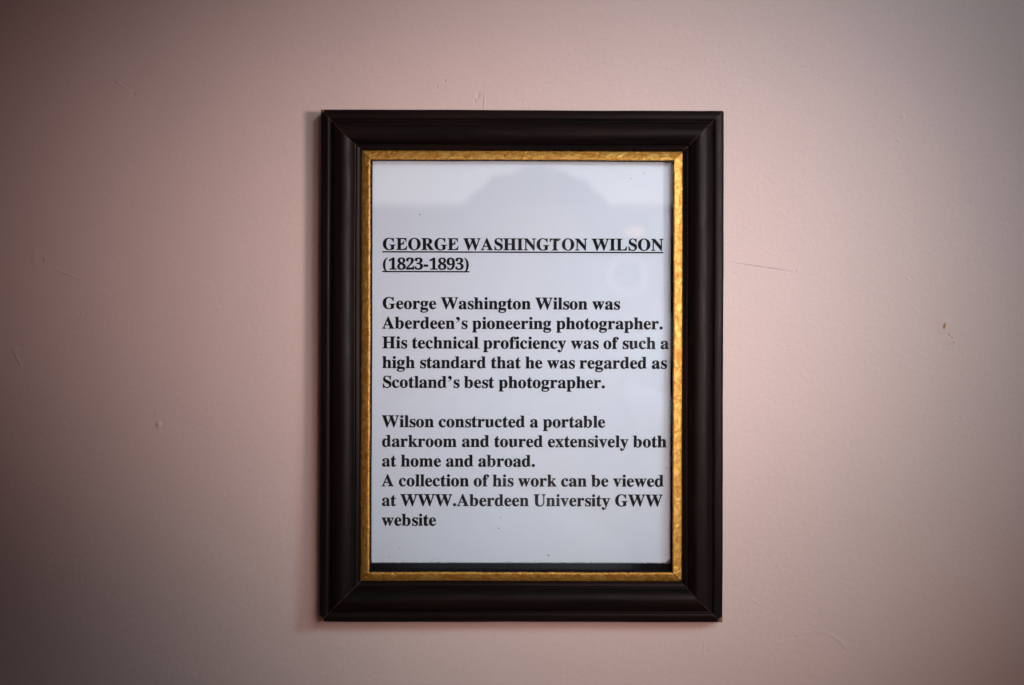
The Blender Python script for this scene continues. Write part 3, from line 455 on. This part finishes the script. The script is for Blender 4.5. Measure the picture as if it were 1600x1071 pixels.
    'y': ['131 -209 106 -209 80 -209 59 -201 41 -186 24 -170 16 -150 16 -125 16 -107 22 -92 33 -79 45 -66 61 -59 80 -59 98 -59 112 -64 123 -73 133 -83 139 -96 139 -113 139 -115 139 -118 138 -121 138 -123 138 -126 138 -130 138 -141 144 -147 157 -147 168 -147 182 -134 200 -110 208 -97 216 -82 222 -66 228 -49 234 -30 239 -7 186 119 133 246 81 372 75 388 69 400 63 409 58 418 53 424 50 427 44 433 34 436 21 436 20 436 20 436 19 436 19 444 19 453 19 461 103 461 187 461 272 461 272 453 272 444 272 436 253 435 239 433 232 430 224 427 221 419 221 408 221 405 221 401 223 396 224 392 226 386 228 381 254 313 280 245 307 177 330 237 353 298 375 358 379 369 382 378 384 386 385 394 386 401 386 407 386 418 382 426 374 430 366 434 352 436 333 436 333 444 333 453 333 461 382 461 431 461 480 461 480 453 480 444 480 436 466 436 455 430 446 417 437 404 429 386 419 360 370 228 321 96 272 -36 255 -82 238 -117 222 -142 207 -167 189 -184 171 -194 153 -204'],
}

def arc_pts(pts): return ' '.join(str(round(v)) for p in pts for v in p)
def corner(*pp):            # straight-sided outline
    n = len(pp); out = []
    for i, p in enumerate(pp):
        a, b = pp[i - 1], pp[(i + 1) % n]
        out += [p[0] + (a[0] - p[0]) / 3, p[1] + (a[1] - p[1]) / 3, p[0], p[1], p[0] + (b[0] - p[0]) / 3, p[1] + (b[1] - p[1]) / 3]
    return ' '.join(str(round(v)) for v in out)
GLYPHS['-'] = [corner((44, 171), (44, 287), (287, 287), (287, 171))]
GLYPHS['.'] = ['41 24 41 71 41 119 79 156 126 156 173 156 210 119 210 71 210 24 173 -13 126 -13 79 -13']
GLYPHS['('] = ['140 -118 306 -168 306 -160 306 -156 306 -150 215 -85 166 40 166 263 166 490 215 610 306 676 306 682 306 688 306 694 140 640 46 470 46 263 46 60']
GLYPHS[')'] = ['193 -118 27 -168 27 -160 27 -156 27 -150 118 -85 167 40 167 263 167 490 118 610 27 676 27 682 27 688 27 694 193 640 287 470 287 263 287 60']
GLYPHS['\u2019'] = ['205 430 79 356 79 366 79 372 79 378 150 405 195 445 195 490 195 525 170 520 140 525 100 532 75 560 75 600 75 650 112 691 165 691 222 691 263 645 263 575 263 480']
ADV = dict(zip('ABCDEFGHIJKLMNOPQRSTUVWXYZ', (722, 667, 722, 722, 667, 611, 778, 778, 389, 500, 778, 667, 944, 722, 778, 611, 778, 722, 556, 667, 722, 722, 1000, 722, 722, 667)))
ADV.update(zip('abcdefghijklmnopqrstuvwxyz', (500, 556, 444, 556, 444, 333, 500, 556, 278, 333, 556, 278, 833, 556, 500, 556, 556, 444, 389, 333, 556, 500, 722, 500, 500, 444)))
ADV.update({c: 500 for c in '0123456789'}); ADV.update({' ': 250, '.': 250, '-': 333, '(': 333, ')': 333, '\u2019': 333})

HT = HP + 0.14
INK_CACHE = {}
def letter(c):
    """filled outline of one letter: (points in thousandths of the em, triangles)"""
    if c not in INK_CACHE:
        cu = bpy.data.curves.new('letter', 'CURVE'); cu.dimensions = '2D'; cu.fill_mode = 'BOTH'
        cu.offset = 0.0115                      # the toner spreads a little past the outline
        for s_ in GLYPHS.get(c, []):
            v_ = [float(t) / 1000 for t in s_.split()]; n = len(v_) // 6
            sp = cu.splines.new('BEZIER'); sp.bezier_points.add(n - 1)
            for i in range(n):
                q = v_[i * 6:i * 6 + 6]; b_ = sp.bezier_points[i]
                b_.handle_left_type = b_.handle_right_type = 'FREE'
                b_.handle_left, b_.co, b_.handle_right = (q[0], q[1], 0), (q[2], q[3], 0), (q[4], q[5], 0)
            sp.use_cyclic_u = True; sp.resolution_u = 5
        tmp = bpy.data.objects.new('letter', cu); COL.objects.link(tmp)
        me = bpy.data.meshes.new_from_object(tmp.evaluated_get(bpy.context.evaluated_depsgraph_get()))
        INK_CACHE[c] = ([(p.co.x, p.co.y) for p in me.vertices], [tuple(p.vertices) for p in me.polygons])
        COL.objects.unlink(tmp); bpy.data.objects.remove(tmp); bpy.data.curves.remove(cu); bpy.data.meshes.remove(me)
    return INK_CACHE[c]

def type_block(name, lines, parent):
    vs_, fs_ = [], []
    def put(pts, faces, lift):
        o_ = len(vs_)
        for x_, z_ in pts:
            vs_.append((x_ * MM, -(HT + lift + 0.10 * math.sin(x_ * 0.03 + z_ * 0.021)) * MM, z_ * MM))
        fs_.extend(tuple(o_ + i for i in f_) for f_ in faces)
    for text, px0, px1, base_py, *ul in lines:
        x0, z0 = L(px0, base_py, HT); x1, _ = L(px1, base_py, HT)
        total = sum(ADV[c] for c in text) / 1000
        em = (x1 - x0) / total
        emz = 26.75 * S * (D - HT) / D
        x = x0
        for k, c in enumerate(text):
            pts, faces = letter(c) if c != ' ' else ([], [])
            put([(x + u * em, z0 + w_ * emz) for u, w_ in pts], faces, 0.012 * (k % 3))
            x += ADV[c] * em / 1000
        if ul:
            n = max(2, int((x - x0) / 3))
            pts = [(x0 + (x - x0) * i / n, z0 + q * emz) for i in range(n + 1) for q in (-0.160, -0.080)]
            put(pts, [(2 * i, 2 * i + 2, 2 * i + 3, 2 * i + 1) for i in range(n)], 0.040)
    return link(name, mesh(name, vs_, fs_), M_INK, parent)

B0, PITCH = 391.2, 30.76
row = lambda n: B0 + PITCH * n
type_block('heading', [('GEORGE WASHINGTON WILSON', 597, 1036, row(0), True), ('(1823-1893)', 597, 733, row(1), True)], sheet)
type_block('paragraph', [
    ('George Washington Wilson was', 597, 968.5, row(3)),
    ('Aberdeen\u2019s pioneering photographer.', 597, 1036, row(4)),
    ('His technical proficiency was of such a', 597, 1045, row(5)),
    ('high standard that he was regarded as', 597, 1042, row(6)),
    ('Scotland\u2019s best photographer.', 597, 946, row(7))], sheet)
type_block('paragraph', [
    ('Wilson constructed a portable', 597, 946, row(9)),
    ('darkroom and toured extensively both', 597, 1042, row(10)),
    ('at home and abroad.', 597, 837, row(11)),
    ('A collection of his work can be viewed', 597, 1038, row(12)),
    ('at WWW.Aberdeen University GWW', 597, 1036, row(13)),
    ('website', 597, 682.5, row(14))], sheet)
# toner specks
vs, fs = [], []
rs = random.Random(11)
specks = [(655, 336, .34), (780, 826, .36), (783, 809, .26), (858, 868, .40), (985, 279, .30), (1005, 270, .26), (826, 647, .22), (625, 857, .22), (1042, 731, .3), (748, 545, .36), (592, 437, .22), (700, 300, .15), (900, 850, .18), (668, 858, .17)]
for i in range(60): specks.append((rs.uniform(590, 1042), 880.5 - rs.expovariate(0.4), rs.uniform(.08, .24)))
for px, py, r in specks:
    x, z = L(px, min(py, 879.5), HT)
    b = len(vs); n = 9
    for i in range(n):
        a = 2 * math.pi * i / n; q = r * rs.uniform(.6, 1.15)
        xx, zz = x + q * math.cos(a), z + q * math.sin(a)
        vs.append((xx * MM, -(HT + 0.10 * math.sin(xx * 0.03 + zz * 0.021)) * MM, zz * MM))
    fs.append(tuple(range(b, b + n)))
sp = link('toner_specks', mesh('toner_specks', vs, fs), M_INK, sheet)
sp['kind'] = 'stuff'

# ------------------------------------------------------------------ the photographer, seen only as a faint reflection in the glass
for lx, lz, sx, sz, pw, col in ((0.0, 0.290, 1.5, 0.115, 1.0, (1.0, 0.97, 0.95)), (0.52, 0.00, 0.9, 0.42, 0.50, (0.82, 0.9, 1.0)),
                                (0.17, -0.050, 0.32, 0.022, 0.055, (1.0, 0.97, 0.93))):
    l = bpy.data.lights.new('window_strip', 'AREA'); l.shape = 'RECTANGLE'; l.size, l.size_y = sx, sz; l.energy = pw; l.color = col
    o = bpy.data.objects.new('window_strip', l); COL.objects.link(o)
    o.location = (lx, -2.8, lz); o.rotation_euler = (math.radians(90), 0, 0)
spot('person_fill_light', (0.78, -0.24, 0.36), (-0.02, -0.80, -0.10), 26, 0.15, 46.0, (0.92, 0.96, 1.0))  # spot added to brighten the person's shirt and lens ring in the reflection

def skin(name, nodes, edges, mat, parent=None, sub=2):
    """nodes: {key: (x, y, z, rx, ry)}; one continuous surface grown round the joints"""
    keys = list(nodes); ix = {k: i for i, k in enumerate(keys)}
    me = bpy.data.meshes.new(name)
    me.from_pydata([nodes[k][:3] for k in keys], [(ix[a], ix[b]) for a, b in edges], [])
    o = bpy.data.objects.new(name, me); COL.objects.link(o)
    md = o.modifiers.new('skin', 'SKIN'); md.use_smooth_shade = True
    sb = o.modifiers.new('sub', 'SUBSURF'); sb.levels = sb.render_levels = sub
    if not me.skin_vertices:
        bm = bmesh.new(); bm.from_mesh(me); bm.verts.layers.skin.verify(); bm.to_mesh(me); bm.free()
    for i, k in enumerate(keys):
        d = me.skin_vertices[0].data[i]
        d.radius = nodes[k][3:5]; d.use_root = (i == 0)
    dg = bpy.context.evaluated_depsgraph_get()
    done = bpy.data.meshes.new_from_object(o.evaluated_get(dg))
    COL.objects.unlink(o); bpy.data.objects.remove(o)
    done.materials.clear()
    for p in done.polygons: p.use_smooth = True
    return link(name, done, mat, parent)

M_SKIN = plain('skin', (0.46, 0.27, 0.20), 0.5, 0.3, 0, 0.08, 0.1)
M_HAIR = plain('brown_hair', (0.030, 0.020, 0.015), 0.6, 0.3, 0, 0.4, 0.3)
M_SHIRT = plain('pale_shirt', (0.62, 0.66, 0.72), 0.9, 0.1, 0, 0.05, 0.05)
M_TROUSER = plain('dark_trousers', (0.03, 0.035, 0.05), 0.9, 0.1, 0, 0.2, 0.1)
M_SHOE = plain('black_leather', (0.012, 0.011, 0.010), 0.4, 0.4)
M_CAM = plain('camera_plastic', (0.018, 0.018, 0.019), 0.5, 0.35)
M_RING = plain('lens_ring_metal', (0.82, 0.80, 0.74), 0.35, 0.5)
M_LENS = plain('front_element', (0.01, 0.012, 0.02), 0.05, 0.6)
M_EYE = plain('eye_white', (0.6, 0.58, 0.55), 0.2, 0.5)

bx_, by_ = -0.045, -0.90
N = {'pelvis': (bx_, by_, -0.68, .140, .105), 'waist': (bx_, by_, -0.48, .135, .095), 'chest': (bx_, by_ - .005, -0.28, .155, .11),
     'collar': (bx_, by_ + .005, -0.155, .10, .075), 'neck': (bx_, by_ + .025, -0.085, .054, .056), 'jaw': (bx_, by_ + .062, -0.025, .056, .064),
     'face': (bx_, by_ + .055, 0.035, .070, .088), 'brow': (bx_, by_ + .048, 0.080, .072, .090), 'crown': (bx_, by_ + .042, 0.120, .048, .060)}
E = [('pelvis', 'waist'), ('waist', 'chest'), ('chest', 'collar'), ('collar', 'neck'), ('neck', 'jaw'), ('jaw', 'face'), ('face', 'brow'), ('brow', 'crown')]
HANDS = {  # shoulder, elbow, wrist, palm, finger roots -> tips, thumb
    'right': [(0.135, by_, -0.19), (0.255, -0.80, -0.36), (0.175, -0.735, -0.055), (0.148, -0.705, 0.015),
              [[(0.146, -0.672, 0.052 - .021 * i), (0.135, -0.650, 0.052 - .021 * i), (0.117 + .003 * i, -0.648, 0.050 - .021 * i)] for i in range(4)],
              [(0.150, -0.732, 0.030), (0.138, -0.752, 0.048), (0.120, -0.754, 0.055)]],
    'left': [(-0.225, by_, -0.19), (-0.235, -0.79, -0.38), (-0.01, -0.735, -0.135), (0.030, -0.690, -0.055),
             [[(0.062, -0.702 + .021 * i, -0.030), (0.089, -0.702 + .021 * i, -0.014), (0.100, -0.702 + .021 * i, 0.014 - .002 * i)] for i in range(4)],
             [(0.010, -0.672, -0.030), (0.006, -0.655, -0.002), (0.012, -0.648, 0.022)]],
}
for s_, (sh, el, wr, pa, fingers, thumb) in HANDS.items():
    mid = tuple((a * .45 + b * .55) for a, b in zip(el, wr))
    N[s_ + 'sh'] = (*sh, .062, .062); N[s_ + 'el'] = (*el, .043, .043); N[s_ + 'mid'] = (*mid, .040, .040)
    N[s_ + 'wr'] = (*wr, .026, .030); N[s_ + 'pa'] = (*pa, .028, .036)
    E += [('collar', s_ + 'sh'), (s_ + 'sh', s_ + 'el'), (s_ + 'el', s_ + 'mid'), (s_ + 'mid', s_ + 'wr'), (s_ + 'wr', s_ + 'pa')]
    for fi, chain in enumerate(fingers + [thumb]):
        prev = s_ + 'pa'
        for k, p in enumerate(chain):
            key = '%sf%d_%d' % (s_, fi, k)
            r_ = (.0095, .0085, .0075)[k] * (1.1 if fi == 4 else 1)
            N[key] = (*p, r_, r_); E.append((prev, key)); prev = key
FLOOR = -1.60
for s_, sx in (('r', 1), ('l', -1)):
    x = bx_ + sx * .10
    N[s_ + 'hip'] = (x, by_, -0.84, .085, .085); N[s_ + 'knee'] = (x + sx * .02, by_ + .015, FLOOR + .48, .055, .058)
    N[s_ + 'calf'] = (x + sx * .022, by_ - .015, FLOOR + .33, .052, .055); N[s_ + 'ank'] = (x + sx * .025, by_ - .01, FLOOR + .10, .037, .040)
    N[s_ + 'heel'] = (x + sx * .026, by_ - .005, FLOOR + .045, .036, .036); N[s_ + 'toe'] = (x + sx * .045, by_ + .16, FLOOR + .030, .036, .022)
    E += [('pelvis', s_ + 'hip'), (s_ + 'hip', s_ + 'knee'), (s_ + 'knee', s_ + 'calf'), (s_ + 'calf', s_ + 'ank'), (s_ + 'ank', s_ + 'heel'), (s_ + 'heel', s_ + 'toe')]
person = bpy.data.objects.new('person', None); COL.objects.link(person)
person['label'] = 'person in a pale shirt raising a camera, faintly mirrored in the glass'
person['category'] = 'person'
body = skin('body', N, E, M_SKIN, person)

def garment(name, mat, inside, out, sub=0):
    """cloth following the body: the body's faces where inside(p) holds, lifted off the skin along the normals"""
    bm = bmesh.new(); bm.from_mesh(body.data)
    bmesh.ops.delete(bm, geom=[f_ for f_ in bm.faces if not inside(f_.calc_center_median())], context='FACES')
    # one piece of cloth: drop stray scraps where limbs join
    seen, best = set(), []
    for v_ in bm.verts:
        if v_ in seen: continue
        st, isl = [v_], []
        seen.add(v_)
        while st:
            q = st.pop(); isl.append(q)
            for e_ in q.link_edges:
                o_ = e_.other_vert(q)
                if o_ not in seen: seen.add(o_); st.append(o_)
        if len(isl) > len(best): best = isl
    best = set(best)
    bmesh.ops.delete(bm, geom=[v_ for v_ in bm.verts if v_ not in best], context='VERTS')
    bm.normal_update()
    for v_ in bm.verts:
        v_.co += v_.normal * (out * (1 + .5 * noise.noise(v_.co * 14)))
    for _ in range(2): bmesh.ops.smooth_vert(bm, verts=[v_ for v_ in bm.verts if v_.is_boundary], factor=.5, use_axis_x=True, use_axis_y=True, use_axis_z=True)
    me = bpy.data.meshes.new(name); bm.to_mesh(me); bm.free(); me.materials.clear()
    for p in me.polygons: p.use_smooth = True
    o = link(name, me, mat, person)
    so = o.modifiers.new('cloth', 'SOLIDIFY'); so.thickness = .003; so.offset = 1
    return o
def on_forearm(p):                       # past the cuff, towards the fingers
    for s_ in HANDS:
        el, wr = Vector(HANDS[s_][1]), Vector(HANDS[s_][2]); d_ = wr - el
        t = (p - el).dot(d_) / d_.length_squared
        if t > .78 and (p - (el + d_ * min(t, 1.0))).length < .20 and p.y > by_ + .075: return True
    return False
garment('shirt', M_SHIRT, lambda p: -.80 < p.z and not on_forearm(p) and (p.z < -.135 or abs(p.x - bx_) > .10) and not (p.z > -.135 and p.y > by_ + .06 and abs(p.x - bx_) < .1), .010)
garment('trousers', M_TROUSER, lambda p: FLOOR + .085 < p.z < -.74 and p.y < by_ + .2, .007)
for sx in (-1, 1):
    garment('shoe', M_SHOE, lambda p: p.z < FLOOR + .09 and (p.x - bx_) * sx > 0, .006)
# hair: a cap over the skull, open at the face
def ball(name, c, r, mat, parent, seg=28, ring=18, keep=None, rough=0.0):
    bm = bmesh.new(); bmesh.ops.create_uvsphere(bm, u_segments=seg, v_segments=ring, radius=1.0)
    for v_ in bm.verts:
        p = v_.co.copy(); q = 1 + rough * noise.noise((p.x * 5, p.y * 2, p.z * 5))
        v_.co = (p.x * r[0] * q, p.y * r[1] * q, p.z * r[2] * q)
    if keep: bmesh.ops.delete(bm, geom=[v_ for v_ in bm.verts if not keep(v_.co)], context='VERTS')
    me = bpy.data.meshes.new(name); bm.to_mesh(me); bm.free()
    for p in me.polygons: p.use_smooth = True
    o = link(name, me, mat, parent); o.location = c
    return o
ball('hair', (bx_, by_ + .043, 0.062), (.106, .118, .101), M_HAIR, person, 40, 30, lambda c: c.z > .045 or c.y < .02 and c.z > -.055 or c.y < -.05, .06)
for sx in (-1, 1):
    eye = ball('eye', (bx_ + sx * .030, by_ + .1265, 0.036), (.011, .010, .007), M_EYE, person)
    ball('iris', (0, .0075, 0), (.005, .003, .005), M_HAIR, eye, 16, 10)
    ball('ear', (bx_ + sx * .076, by_ + .05, 0.022), (.008, .018, .032), M_SKIN, person)
ball('nose', (bx_, by_ + .139, 0.010), (.013, .022, .027), M_SKIN, person)
ball('mouth', (bx_, by_ + .128, -0.034), (.024, .008, .006), plain('lips', (0.36, 0.15, 0.12), .5), person)

camera_body = bpy.data.objects.new('camera', None); COL.objects.link(camera_body)
camera_body['label'] = 'black camera with a pale-ringed lens, held up by the person'
camera_body['category'] = 'camera'
camera_body.location = (CX * MM, -D * MM, CZ * MM)
def bevel_box(name, x0, x1, y0, y1, z0, z1, bev, mat, parent):
    bm = bmesh.new(); v_, f_ = box_bm(x0, x1, y0, y1, z0, z1)
    vv = [bm.verts.new(p) for p in v_]; [bm.faces.new([vv[i] for i in q]) for q in f_]
    bmesh.ops.recalc_face_normals(bm, faces=bm.faces)
    bmesh.ops.bevel(bm, geom=bm.edges[:], offset=bev, segments=3, affect='EDGES', profile=.5)
    me = bpy.data.meshes.new(name); bm.to_mesh(me); bm.free()
    for p in me.polygons: p.use_smooth = True
    return link(name, me, mat, parent)
def lathe(name, prof, mat, parent, seg=48):
    vs_, fs_ = [], []
    for (r, y) in prof:
        for i in range(seg):
            a = 2 * math.pi * i / seg; vs_.append((r * math.cos(a), y, r * math.sin(a)))
    for j in range(len(prof) - 1):
        for i in range(seg):
            fs_.append((j * seg + i, j * seg + (i + 1) % seg, (j + 1) * seg + (i + 1) % seg, (j + 1) * seg + i))
    return link(name, mesh(name, vs_, fs_, None, 40), mat, parent)
bevel_box('camera_body', -.060, .066, -.128, -.076, -.042, .040, .010, M_CAM, camera_body)
bevel_box('grip', .058, .082, -.128, -.062, -.042, .036, .010, M_CAM, camera_body)
bevel_box('viewfinder_hump', -.028, .028, -.132, -.070, .036, .064, .009, M_CAM, camera_body)
barrel = lathe('lens_barrel', [(.034, -.080), (.034, -.060), (.0355, -.058), (.0355, -.030), (.033, -.028), (.033, -.006), (.0320, -.0045), (.0228, -.0042)], M_CAM, camera_body)
lathe('lens_ring', [(.0226, -.0044), (.0222, -.0034), (.0150, -.0040), (.0138, -.0080), (.0135, -.018)], M_RING, barrel)
lathe('front_element', [(.0134, -.017), (.010, -.0158), (.005, -.0150), (.0002, -.0148)], M_LENS, barrel)
lathe('shutter_button', [(.007, .0), (.007, .004), (.006, .0055), (.0002, .006)], M_RING, camera_body, 20).matrix_local = Matrix.Translation((.066, -.09, .036)) @ Matrix.Rotation(math.radians(90), 4, 'X')

M_GLOW = NT('warm_glint_glow'); M_GLOW.b.inputs['Base Color'].default_value = rgb(0.8, 0.35, 0.1)
M_GLOW.b.inputs['Emission Color'].default_value = rgb(1.0, 0.50, 0.16); M_GLOW.b.inputs['Emission Strength'].default_value = 1.6
ball('glint_blob', (.008, -.0700, .0455), (.011, .003, .006), M_GLOW.m, camera_body, 20, 12)  # glowing blob added to the camera to make the warm glint in the glass
